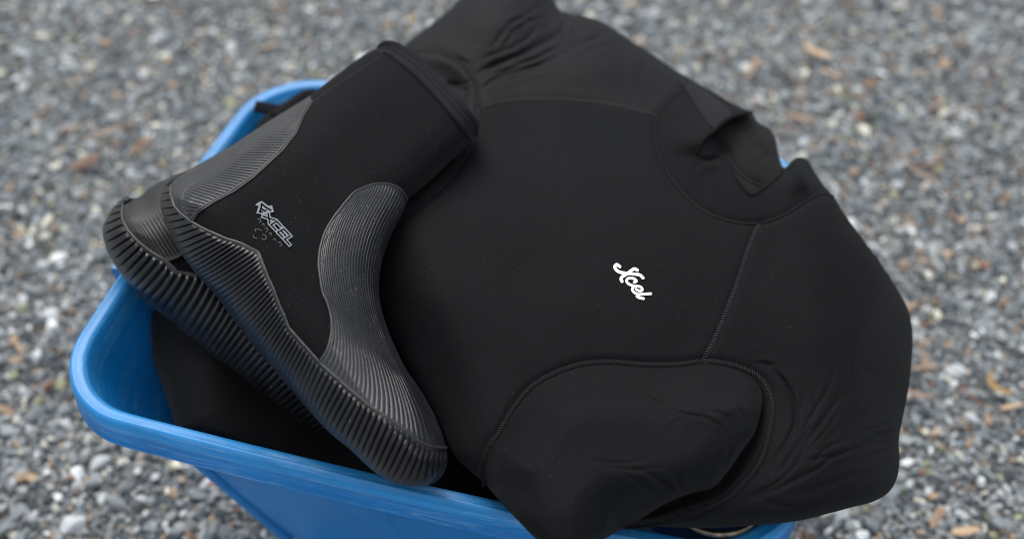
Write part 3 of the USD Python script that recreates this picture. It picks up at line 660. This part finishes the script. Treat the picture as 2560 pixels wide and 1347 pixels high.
def build_suit():
    base_pt = at(np.array([1500.0, 700.0]), RIM)
    t = thing('wetsuit', 'black neoprene wetsuit lying chest up across the blue tub with white script on chest', 'wetsuit', base_pt)
    offs = (-9, -5, -2, 0, 2, 5, 9)
    p, tri, nb = fill(MAIN, 5.4, rings=(1.0, 3, 6, 10, 15, 21), lines=[(S1, offs), (U, offs), (S2, offs), (S3, offs), (S4, offs), (FOLD, (-14, -8, -4, -1.0, 1.0, 4, 8, 14))] + [(np.array(l.coords), (-7, -3.5, 0, 3.5, 7)) for l, _, _ in WRINKLES], edge=5.0)
    v = suit_at(p)
    n = vnormals(v, tri)
    c = p[tri].mean(1)
    lab = np.zeros(len(tri), int)                                    # 0 front panel
    lab[inside(c, UPPER_SLEEVE)] = 1
    lab[inside(c, RIGHT_SLEEVE)] = 2
    lab[inside(c, GUSSET_L)] = 3
    lab[inside(c, GUSSET_R)] = 4
    lab[inside(c, COLLAR_POLY)] = 5
    for k, (name, mat, label) in enumerate((('front_panel', NEO, None), ('sleeve', NEO_SLEEVE, 'crumpled sleeve running out at the top of the picture'), ('sleeve', NEO, 'sleeve hanging over the right side of the tub'),
                                     ('underarm_panel', NEO_SLEEVE, None), ('underarm_panel', NEO, 'underarm panel bulging over a fold at the front rim'), ('collar', NEO_COLLAR, None))):
        ff = tri[lab == k]
        ids, inv = np.unique(ff, return_inverse=True)
        part(name, t, v[ids], inv.reshape(ff.shape), mat, n=n[ids], label=label)
    # back of the suit: same outline, a layer of rubber lower
    pb, tb, nbb = fill(SUIT, 24, rings=(6, 14), edge=8.0)
    zb = suit_base(pb); db = dist(pb, lOUT)
    vb = at(pb, zb); vb[:, 2] -= np.minimum(.010, db * 1.6e-4)
    part('back_panel', t, vb, tb[:, ::-1], NEO)
    # collar lining seen through the neck opening, and the bound edges of the collar
    pl, tl, _ = fill(LINING_POLY.buffer(4).intersection(SUIT.buffer(.5)), 6, rings=(2, 5, 9))
    part('collar_lining', t, at(pl, lining_z(pl)), tl, LINING)
    r1 = resample(RIMC, step=4)
    pts = suit_at(r1 + np.array([-3.0, -3.0]), .0002)
    part('collar_edge', t, *tube(pts, .0022 * np.clip(np.linspace(0.8, .5, len(pts)), 0, 1), 8), NEO_COLLAR)
    r2 = resample(LOWC, step=4)[24:]
    pts = suit_at(r2 + np.array([-1.5, 2.0]), .0)
    part('collar_edge', t, *tube(pts, .0014 * sst(np.linspace(.25, 3, len(pts))), 8), NEO_COLLAR)
    lt = smooth_curve([(1777, 347), (1804, 371), (1822, 395), (1840, 424), (1866, 447), (1901, 466)], 40)
    part('lining_seam', t, *tube(at(lt, lining_z(lt) + .0004), .0016, 8, flat=.5), TAPE)
    tape = Polygon([(1691, 199), (1727, 198), (1780, 238), (1829, 281), (1826, 296), (1806, 306), (1786, 322), (1768, 307), (1748, 277), (1724, 238), (1708, 216)])
    print_on('shoulder_tape', t, tape.buffer(2).buffer(-2), lambda q, l: suit_at(q, l), TAPE, lift=.0011, label='navy tape strip running from the shoulder into the collar')
    # seams
    stitched_seam(t, S1, suit_at, .0020, .0007, NEO_SLEEVE, THREAD_GREY, pitch=5, thick=.0002)
    stitched_seam(t, U, suit_at, .0022, .0008, NEO_SLEEVE, THREAD, pitch=5, thick=.00022)
    stitched_seam(t, S2, suit_at, .0020, .0008, NEO_COLLAR, THREAD, pitch=5, thick=.00025)
    stitched_seam(t, S3, suit_at, .0032, .0006, NEO, THREAD_GREY, pitch=6.5, thick=.00036, slant=.35, label='wide zigzag seam beside the chest panel')
    stitched_seam(t, S4, suit_at, .0034, .0010, NEO, THREAD, pitch=7.0, thick=.00036, slant=.6, label='thick corded seam round the underarm')
    # white script on the chest
    o, k = np.array([1480.0, 620.0]), 8.42
    st = [([(585, 392), (520, 346), (480, 380), (495, 440), (560, 495), (700, 528), (900, 548), (1010, 568), (1075, 628)], 30), ([(955, 465), (890, 437), (815, 482), (735, 545), (640, 600), (610, 645), (632, 702)], 31),
          ([(888, 722), (935, 700), (905, 655), (830, 632), (755, 640), (725, 690), (760, 745), (830, 782), (880, 800)], 26), ([(925, 862), (990, 900), (1058, 885), (1035, 825), (955, 800), (875, 815), (845, 870), (885, 930), (965, 968)], 25),
          ([(1238, 958), (1100, 968), (990, 980), (945, 1008), (985, 1040), (1085, 1062)], 27)]
    poly = shapely.union_all([LineString(smooth_curve(a, 60)).buffer(w) for a, w in st])
    poly = shapely.affinity.affine_transform(poly, [1 / k, 0, 0, 1 / k, *o]).simplify(.15)
    print_on('chest_logo', t, poly, lambda q, l: suit_at(q, l), WHITE, lift=.0005, step=5)
    return t
import shapely.affinity
build_suit()

# a metal ring half hidden under the suit, lying on the rim
def build_ring():
    c = at(np.array([1786.0, 1226.0]), RIM + .004)
    t = thing('metal_ring', 'worn brass coloured metal ring on the front rim, half under the wetsuit', 'ring', c)
    a = np.linspace(0, 2 * np.pi, 97)
    R = np.linalg.norm(at(np.array([1786.0, 1226.0]), RIM + .004) - at(np.array([1786.0, 1333.0]), RIM + .004))
    p = c + np.stack([R * np.cos(a), R * np.sin(a), 0 * a], 1)
    part('hoop', t, *tube(p, .0024, 12), METAL)
build_ring()

# ------------------------------------------------------------------ boots
class Surface:
    """A puffed body over an outline: px -> world."""
    def __init__(s, outline, open_line, base, height, bottom=.03):
        s.poly = Polygon(outline).buffer(0); s.line = LineString(open_line); s.base = base; s.height = height; s.bottom = bottom
        s.full = LineString(np.vstack([outline, outline[:1]]))
    def T(s, px):
        H, r = s.height(px)
        return H * ell(dist(px, s.line) / r)
    def __call__(s, px, lift=0.0):
        px = np.asarray(px, float)
        return at(px, s.base(px) + s.T(px) + lift)
    def body(s, poly, step=8.0):
        """Closed body: top, bottom and the wall between."""
        p, tri, nb = fill(poly, step, rings=(1.5, 4, 8, 13, 19, 27), edge=6.0)
        vt = s(p)
        pb, tb, nb2 = fill(poly, 22, rings=(8,), edge=6.0)
        vb = at(pb, s.base(pb)); vb[:, 2] -= np.minimum(s.bottom, dist(pb, s.line) * 2.2e-4) * sst(dist(pb, s.full) / 30)
        n = nb; i = np.arange(n); j = np.roll(i, -1); o = len(vt)
        wall = np.vstack([np.stack([i, j, o + j], 1), np.stack([i, o + j, o + i], 1)])
        a = p[:nb]; ccw = (a[:, 0] * np.roll(a[:, 1], -1) - a[:, 1] * np.roll(a[:, 0], -1)).sum() > 0
        if ccw: wall = wall[:, ::-1]
        return np.vstack([vt, vb]), np.vstack([tri, tb[:, ::-1] + o, wall])

def plane(*pts):
    A = np.array([[x, y, 1.0] for x, y, _ in pts]); s = np.linalg.solve(A, [z for *_, z in pts])
    return lambda px: px[:, 0] * s[0] + px[:, 1] * s[1] + s[2]

def coons(bottom, top, left, right, nu, nv):
    """Points of a patch between four curves: bottom and top run along u, left and right along v (bottom -> top)."""
    b, t, l, r = resample(bottom, n=nu), resample(top, n=nu), resample(left, n=nv), resample(right, n=nv)
    u = np.linspace(0, 1, nu)[:, None, None]; v = np.linspace(0, 1, nv)[None, :, None]
    return (1 - v) * b[:, None] + v * t[:, None] + (1 - u) * l[None] + u * r[None] - ((1 - u) * (1 - v) * b[0] + u * (1 - v) * b[-1] + (1 - u) * v * t[0] + u * v * t[-1])

from scipy.interpolate import PchipInterpolator
def paired(a, n):
    a = np.asarray(a, float); k = np.arange(len(a)); x = np.linspace(0, len(a) - 1, n)
    return np.stack([PchipInterpolator(k, a[:, j])(x) for j in (0, 1)], 1)
def ruled(a, b, nu, nv):
    A, B = paired(a, nu), paired(b, nu); v = np.linspace(0, 1, nv)[None, :, None]
    return (1 - v) * A[:, None] + v * B[:, None]
def heel_counter(parent, top, bot, surf, period, crease, mat=None):
    c = ruled(top, bot, 620, 44)
    y = np.linspace(0, 1, 44)[None]; x = np.linspace(0, 1, 620)[:, None]
    ss = np.r_[0, np.cumsum(np.linalg.norm(np.diff(c[:, 28], axis=0), axis=1))][:, None]
    g = np.minimum((ss / period) % 1, 1 - (ss / period) % 1)
    rel = .0014 - .0006 * np.exp(-(g / .13) ** 2) * sst((y - .25) / .2) * sst((.985 - y) / .03) * sst(x / .03) + .0003 * sst((y - .95) / .03)
    rel = rel - crease * np.exp(-((y - .36) / .055) ** 2) * sst(x / .2) * sst((1 - x) / .25) + .6 * crease * np.exp(-((y - .50) / .10) ** 2) * sst(x / .2) * sst((1 - x) / .25)
    return patch('heel_counter', parent, c, surf, rel, mat or RUBBER)

def patch(name, parent, px, surf, rel, mat, label=None):
    nu, nv = px.shape[:2]
    v = surf(px.reshape(-1, 2), rel.reshape(-1))
    f = facing(v, grid(px))
    return part(name, parent, v, f, mat, label=label)

def piping(parent, curve, surf, r=.0009, lift=.0013, mat=None, name='piping'):
    c = resample(curve, step=5)
    j = 1 + .25 * (meshkit.noise(np.c_[c / 14.0, 0 * c[:, 0]]) - .5)
    return part(name, parent, *tube(surf(c, lift), r * j, 7), mat or PIPING)

def sole(parent, tops, bots, surf, periods, amp=.0022):
    """Rubber sole wrapped up the side: raised ribs set off by grooves, a smooth band along its upper edge."""
    n = 1700
    T, B = smooth_curve(tops, len(tops) * 40), smooth_curve(bots, len(bots) * 40)
    # keep the given pairs together
    def paired(a):
        a = np.asarray(a, float); s = np.arange(len(a)); from_ = np.linspace(0, len(a) - 1, n)
        from scipy.interpolate import PchipInterpolator
        return np.stack([PchipInterpolator(s, a[:, k])(from_) for k in (0, 1)], 1)
    T, B = paired(tops), paired(bots)
    mid = .45 * T + .55 * B
    s = np.r_[0, np.cumsum(np.linalg.norm(np.diff(mid, axis=0), axis=1))]; x = s / s[-1]
    per = np.interp(x, *zip(*periods)); ph = np.r_[0, np.cumsum(np.diff(s) / per[1:])]
    sharp = np.interp(x, [0, .17, .24, .55, .7, 1], [1, 1, 0, 0, .55, .8])
    fr = ph % 1.0
    d = np.minimum(fr, 1 - fr)
    groove = 1 - np.exp(-(d / .10) ** 2)                       # wide blocks, narrow slits
    wave = np.abs(np.sin(np.pi * ph)) ** .8                    # round ribs
    rib = (sharp * groove + (1 - sharp) * wave)
    nv = 30
    v = np.linspace(0, 1, nv)[None]
    k = np.floor(ph)[:, None]
    jit = .05 + .035 * ((np.sin(k * 12.9898) * 43758.5453) % 1.0)
    fade = sst((v - jit) / .05) * (1 - .75 * sst((v - .80) / .2))
    a = amp * np.interp(x, [0, .18, .25, .6, .72, 1], [1.15, 1.1, .70, .65, 1.25, 1.5])[:, None]
    wear = meshkit.fbm(np.c_[np.repeat(x * 60, nv), np.tile(v[0] * 4, n), np.zeros(n * nv)], 3).reshape(n, nv) - .5
    rel = .0016 + a * (rib[:, None] - .25) * fade + .00035 * wear + .0006 * (1 - sst((v - .03) / .05))
    px = (1 - v[..., None]) * T[:, None] + v[..., None] * B[:, None]
    # ribs lean and bow a little
    return patch('sole', parent, px, surf, rel, RUBBER_SOLE)

FRONT_BAND = smooth_curve([(945, 117), (958, 109), (972, 106), (994, 111), (1008, 119), (1034, 134), (1103, 203), (1150, 253), (1186, 296), (1194, 320), (1191, 340)], 90)
FRONT_REST = smooth_curve([(1191, 340), (1178, 352), (1158, 376), (1119, 412), (1080, 450), (1045, 480), (1020, 500), (1014, 520), (1000, 548), (975, 597), (957, 650), (949, 705), (953, 760), (966, 810), (985, 858), (1014, 918), (1046, 965), (1076, 1015), (1098, 1060), (1112, 1100), (1119, 1130), (1120, 1155), (1110, 1183),
    (1092, 1204), (1070, 1213), (1031, 1217), (983, 1204), (935, 1178), (874, 1122), (816, 1072), (754, 1006), (707, 950), (647, 881), (597, 816), (551, 753), (488, 681), (445, 622), (416, 563), (401, 515), (400, 492), (410, 466), (440, 442), (500, 412), (560, 375), (640, 322), (700, 284), (772, 238), (850, 180), (900, 143), (945, 117)], 520)
def build_front_boot():
    out = np.vstack([FRONT_BAND[:-1], FRONT_REST[:-1]])
    base = plane((420, 500, RIM + .080), (1080, 230, RIM + .082), (1080, 1170, RIM + .022))
    def height(px):
        w = sst(((px - np.array([760, 470])) @ np.array([.75, -.66])) / 260)
        return .046 * (1 - w) + .024 * w, 150 * (1 - w) + 110 * w
    # the cuff stays open: its edge does not round off
    ext = np.array([(1260, 270), (1330, 180), (1130, -20), (1010, 20)])
    s = Surface(out, FRONT_REST, base, height, .034)
    t = thing('wetsuit_boot', 'tall black wetsuit boot lying on its side on top of the other boot', 'boot', at(np.array([760.0, 700.0]), RIM))
    v, f = s.body(Polygon(out).buffer(0).buffer(-1.5))
    part('upper', t, v, f, NEO_BOOT, smooth=50)
    # ribbed heel counter
    top = [(776, 240), (740, 262), (700, 286), (640, 324), (600, 351), (560, 377), (525, 399), (495, 416), (462, 433), (436, 450), (426, 470), (430, 498), (448, 530), (465, 545)]
    bot = [(777, 250), (765, 270), (754, 290), (738, 328), (722, 350), (700, 376), (670, 405), (640, 433), (605, 459), (568, 484), (530, 504), (508, 516), (490, 530), (477, 550)]
    heel_counter(t, top, bot, s, 9.5, .0011)
    # ribbed toe cap and instep
    left = smooth_curve([(863, 506), (822, 562), (804, 606), (797, 650), (801, 697), (807, 731), (819, 759), (829, 800), (827, 841), (816, 878), (797, 906)], 120)
    right = np.vstack([FRONT_REST[(FRONT_REST[:, 1] > 500) & (FRONT_REST[:, 0] > 900) & (FRONT_REST[:, 1] < 1124) & (np.arange(len(FRONT_REST)) < 300)]]) + np.array([-1.0, 0])
    arc = smooth_curve([(863, 506), (885, 482), (910, 469), (935, 461), (960, 459), (985, 464), (1004, 476), tuple(right[0])], 60)
    toe = smooth_curve([(797, 906), (841, 944), (874, 973), (922, 1012), (960, 1038), (1005, 1069), (1049, 1103), (1079, 1116), tuple(right[-1])], 90)
    c = coons(left, right, arc, toe, 170, 330)
    v_ = np.linspace(0, 1, 330)[None]; u_ = np.linspace(0, 1, 170)[:, None]
    ph = 25 * v_ ** .95 + .15 * np.sin(u_ * 5)
    g = np.minimum(ph % 1, 1 - ph % 1)
    edge = sst(u_ / .015) * sst((1 - u_) / .02) * sst(v_ / .02)
    rel = .0015 - .00050 * np.exp(-(g / .12) ** 2) * edge + .0002 * (meshkit.fbm(np.stack(np.broadcast_arrays(u_ * 30, v_ * 20, 0.0), -1), 2) - .5)
    patch('toe_cap', t, c, s, rel, RUBBER)
    tops = [(428, 464), (427, 488), (436, 516), (451, 534), (476, 553), (504, 570), (535, 584), (566, 597), (604, 609), (647, 631), (660, 666), (672, 697), (685, 725), (697, 759), (710, 788), (722, 819), (741, 841), (769, 872), (797, 904), (841, 944), (885, 982), (922, 1012), (960, 1037), (1005, 1069), (1049, 1104), (1079, 1116), (1117, 1125)]
    bots = [(410, 467), (401, 495), (402, 520), (409, 545), (418, 568), (431, 598), (446, 623), (466, 652), (490, 684), (519, 716), (551, 753), (574, 786), (598, 818), (622, 850), (647, 881), (668, 905), (690, 930), (722, 968), (754, 1006), (790, 1046), (830, 1086), (874, 1122), (910, 1156), (950, 1188), (1000, 1210), (1055, 1216), (1119, 1152)]
    sole(t, tops, bots, s, [(0, 19), (.14, 19), (.2, 11.5), (.5, 12.0), (.62, 15), (.75, 17), (1, 17)])
    piping(t, bot, s, .0008); piping(t, [(777, 249), (754, 290), (738, 328), (704, 372), (660, 413), (629, 441), (582, 475), (529, 503), (491, 528), (477, 551)], lambda q, l: s(q + np.array([3.0, 4.0]), l), .0007, .0007)
    piping(t, toe, s, .0009); piping(t, left, s, .0009); piping(t, arc, s, .0008)
    piping(t, tops[:19], s, .0010)
    # cuff binding: a folded tape with a groove, stitched along its inner edge
    inner = smooth_curve([(948, 138), (960, 132), (974, 138), (1005, 162), (1038, 189), (1094, 248), (1144, 307), (1166, 334), (1180, 349)], 80)
    c = coons(inner, FRONT_BAND, [inner[0], FRONT_BAND[0]], [inner[-1], FRONT_BAND[-1]], 160, 30)
    y = np.linspace(0, 1, 30)[None]
    rel = .0004 + .0012 * ell(y / .15) - .0006 * np.exp(-((y - .42) / .06) ** 2) - .0006 * np.exp(-((y - .72) / .06) ** 2) + 0 * np.linspace(0, 1, 160)[:, None]
    patch('cuff_binding', t, c, s, rel, TAPE)
    piping(t, inner, s, .0007, .0006, TAPE, 'cuff_seam')
    ring = s(FRONT_BAND, .0010)
    part('cuff_edge', t, *tube(ring + (s(FRONT_BAND, 0) - ring) * .5, .0013, 8), TAPE)
    stitched_seam(t, smooth_curve([(776, 262), (810, 235), (863, 200), (910, 168), (955, 139)], 60), s, .0012, .0004, NEO_BOOT, THREAD_PALE, pitch=7, thick=.00034, slant=2.0, wide=.5)
    # printed emblem and outlined letters on the ankle, with a faint line of small print under it
    o, k = np.array([600.0, 460.0]), 6.123
    a = np.array([.684, .729]); b = np.array([.70, -.60])
    def let(segs, w=11):
        return shapely.union_all([LineString([np.array([345, 492]) + a * x_ + b * y_ for x_, y_ in sg]).buffer(w, cap_style='flat', join_style='mitre') for sg in segs])
    letters = let([[(5, 112), (160, 2)], [(-2, -2), (185, 112)], [(310, 112), (205, 112), (185, 5), (305, 5)], [(335, -8), (365, 122)], [(335, 4), (455, 4)], [(350, 58), (470, 58)], [(365, 112), (492, 112)], [(510, 122), (488, 4), (610, 4)]])
    outline = letters.buffer(19, join_style='mitre', mitre_limit=2).difference(letters)
    em = Polygon([(232, 330), (262, 292), (330, 260), (440, 338), (490, 325), (520, 432), (430, 440), (362, 480), (352, 462), (250, 450), (286, 330)])
    dark = shapely.union_all([LineString(q).buffer(13, cap_style='flat') for q in ([(322, 296), (398, 360), (482, 408)], [(330, 300), (322, 370), (300, 440)], [(290, 420), (352, 430)], [(312, 372), (392, 418), (420, 402)])])
    poly = shapely.union_all([outline, em.difference(dark)])
    poly = shapely.affinity.affine_transform(poly, [1 / k, 0, 0, 1 / k, *o])
    print_on('ankle_logo', t, poly, s, GREY_PRINT, lift=.0009, step=5)
    small = [LineString(smooth_curve(q, 30)).buffer(6) for q in ([(270, 545), (300, 530), (320, 570), (290, 590)], [(330, 620), (360, 605), (370, 650)], [(380, 690), (410, 670), (425, 710), (400, 730)], [(440, 760), (470, 745), (480, 790)], [(505, 850), (535, 835), (550, 870)], [(580, 900), (615, 890), (640, 940), (605, 950)],
             [(245, 730), (230, 700), (270, 690), (330, 715)], [(200, 775), (215, 820), (260, 832)], [(345, 770), (390, 790), (400, 840), (350, 850), (335, 820)])]
    poly = shapely.affinity.affine_transform(shapely.union_all(small), [1 / k, 0, 0, 1 / k, *o])
    print_on('size_print', t, poly, s, DARK_PRINT, lift=.0007, step=5, label='faint worn small print')
    return t
build_front_boot()

def build_rear_boot():
    vis = [(330, 494), (318, 490), (285, 515), (266, 544), (255, 577), (262, 612), (285, 660), (316, 702), (347, 738), (379, 767), (397, 780), (429, 803), (460, 834), (491, 862), (529, 897), (582, 931), (629, 969), (685, 1009), (754, 1062), (816, 1097), (879, 1133)]
    hid = [(915, 1148), (950, 1150), (985, 1135), (1000, 1090), (975, 1010), (930, 930), (880, 820), (850, 720), (860, 620), (880, 520), (940, 400), (960, 300), (880, 240), (800, 255), (700, 300), (600, 352), (510, 402), (472, 423), (426, 441), (379, 465), (345, 492)]
    out = smooth_curve(vis + hid, 500, closed=True)
    base = plane((290, 600, RIM + .022), (850, 1120, RIM - .075), (850, 300, RIM + .030))
    s = Surface(out, np.vstack([out, out[:1]]), base, lambda px: (.040 + 0 * px[:, 0], 125 + 0 * px[:, 0]), .030)
    t = thing('wetsuit_boot', 'lower black wetsuit boot, its heel jutting over the left rim of the tub', 'boot', at(np.array([560.0, 780.0]), RIM))
    v, f = s.body(s.poly.buffer(-1.5), 9)
    part('upper', t, v, f, NEO_BOOT, smooth=50)
    top = [(600, 354), (555, 378), (510, 403), (472, 425), (426, 443), (379, 467), (345, 494), (322, 506), (308, 520), (306, 548)]
    bot = [(650, 470), (620, 510), (590, 545), (555, 575), (520, 600), (480, 622), (440, 646), (416, 652), (370, 626), (322, 580)]
    heel_counter(t, top, bot, s, 9.5, .0004, RUBBER_DULL)
    tops = [(330, 496), (308, 512), (304, 530), (306, 550), (322, 579), (347, 606), (379, 631), (416, 652), (441, 675), (472, 680), (520, 690), (570, 730), (620, 790), (665, 850), (710, 905), (755, 958), (800, 1005), (850, 1050), (905, 1090), (955, 1120)]
    bots = [(318, 490), (285, 515), (266, 544), (256, 575), (262, 612), (285, 660), (316, 702), (347, 738), (379, 767), (405, 786), (445, 818), (491, 862), (540, 906), (590, 940), (640, 977), (690, 1014), (740, 1052), (790, 1084), (840, 1112), (915, 1148)]
    sole(t, tops, bots, s, [(0, 20), (.3, 21), (.42, 20), (.50, 16), (1, 17)], .0030)
    piping(t, tops[1:9], s, .0011)
    return t
build_rear_boot()

# ------------------------------------------------------------------ dark garment packed in the bottom of the tub
def build_garment():
    out = smooth_curve([(345, 752), (334, 770), (341, 802), (360, 830), (373, 866), (391, 925), (410, 976), (428, 1030), (450, 1085), (540, 1150), (700, 1210), (900, 1260), (1100, 1290), (1250, 1290), (1330, 1230), (1300, 1050), (1200, 850), (1080, 640), (980, 480), (900, 330), (820, 250), (772, 232), (744, 242), (700, 262), (664, 280), (640, 306), (620, 340), (560, 420), (470, 600), (400, 720)], 420, closed=True)
    line = np.vstack([out, out[:1]])
    def base(px):
        return RIM - .050 - .050 * sst((px[:, 0] - 380) / 500) * sst((px[:, 1] - 500) / 500) + .045 * sst((450 - px[:, 1]) / 200)
    s = Surface(out, line, base, lambda px: (.045 + .012 * (meshkit.fbm(np.c_[px / 170.0, 0 * px[:, 0]], 2, seed=2) - .5), 190 + 0 * px[:, 0]), .05)
    t = thing('neoprene_garment', 'dark neoprene garment packed in the bottom of the blue tub under both boots', 'garment', at(np.array([760.0, 950.0]), RIM - .15))
    poly = s.poly
    v, f = s.body(poly, 11)
    # it stays within the tub's walls
    q = v[:, :2] - TC; lx, ly = q @ TE, q @ TN
    ins = .0180 + .245 * np.maximum(RIM - v[:, 2], 0)
    wx, wy, rc = TW / 2 - ins, TD / 2 - ins, .045
    lx, ly = np.clip(lx, -wx, wx), np.clip(ly, -wy, wy)
    ax, ay = np.maximum(np.abs(lx) - (wx - rc), 0), np.maximum(np.abs(ly) - (wy - rc), 0)
    k = np.minimum(1, rc / np.maximum(np.hypot(ax, ay), 1e-9))
    lx, ly = lx - np.sign(lx) * ax * (1 - k), ly - np.sign(ly) * ay * (1 - k)
    v = np.c_[TC + lx[:, None] * TE + ly[:, None] * TN, v[:, 2]]
    part('body', t, v, f, NEO_DARK, smooth=50)
    # a strap end poking out over the back left corner
    for name, pts, z, r in (('strap', [(638, 266), (660, 270), (690, 277), (726, 286)], RIM + .004, .0056), ('rolled_edge', [(690, 300), (715, 282), (745, 258), (772, 243), (784, 244)], RIM + .008, .0075)):
        c = smooth_curve(pts, 40)
        p = at(c, z); up = np.tile(np.array([0, -.55, .8]), (len(p), 1))
        part(name, t, *tube(p, r, 12, flat=.35 if name == 'strap' else .9, up=up), TAPE if name == 'strap' else NEO_DARK, smooth=40)
    return t
build_garment()
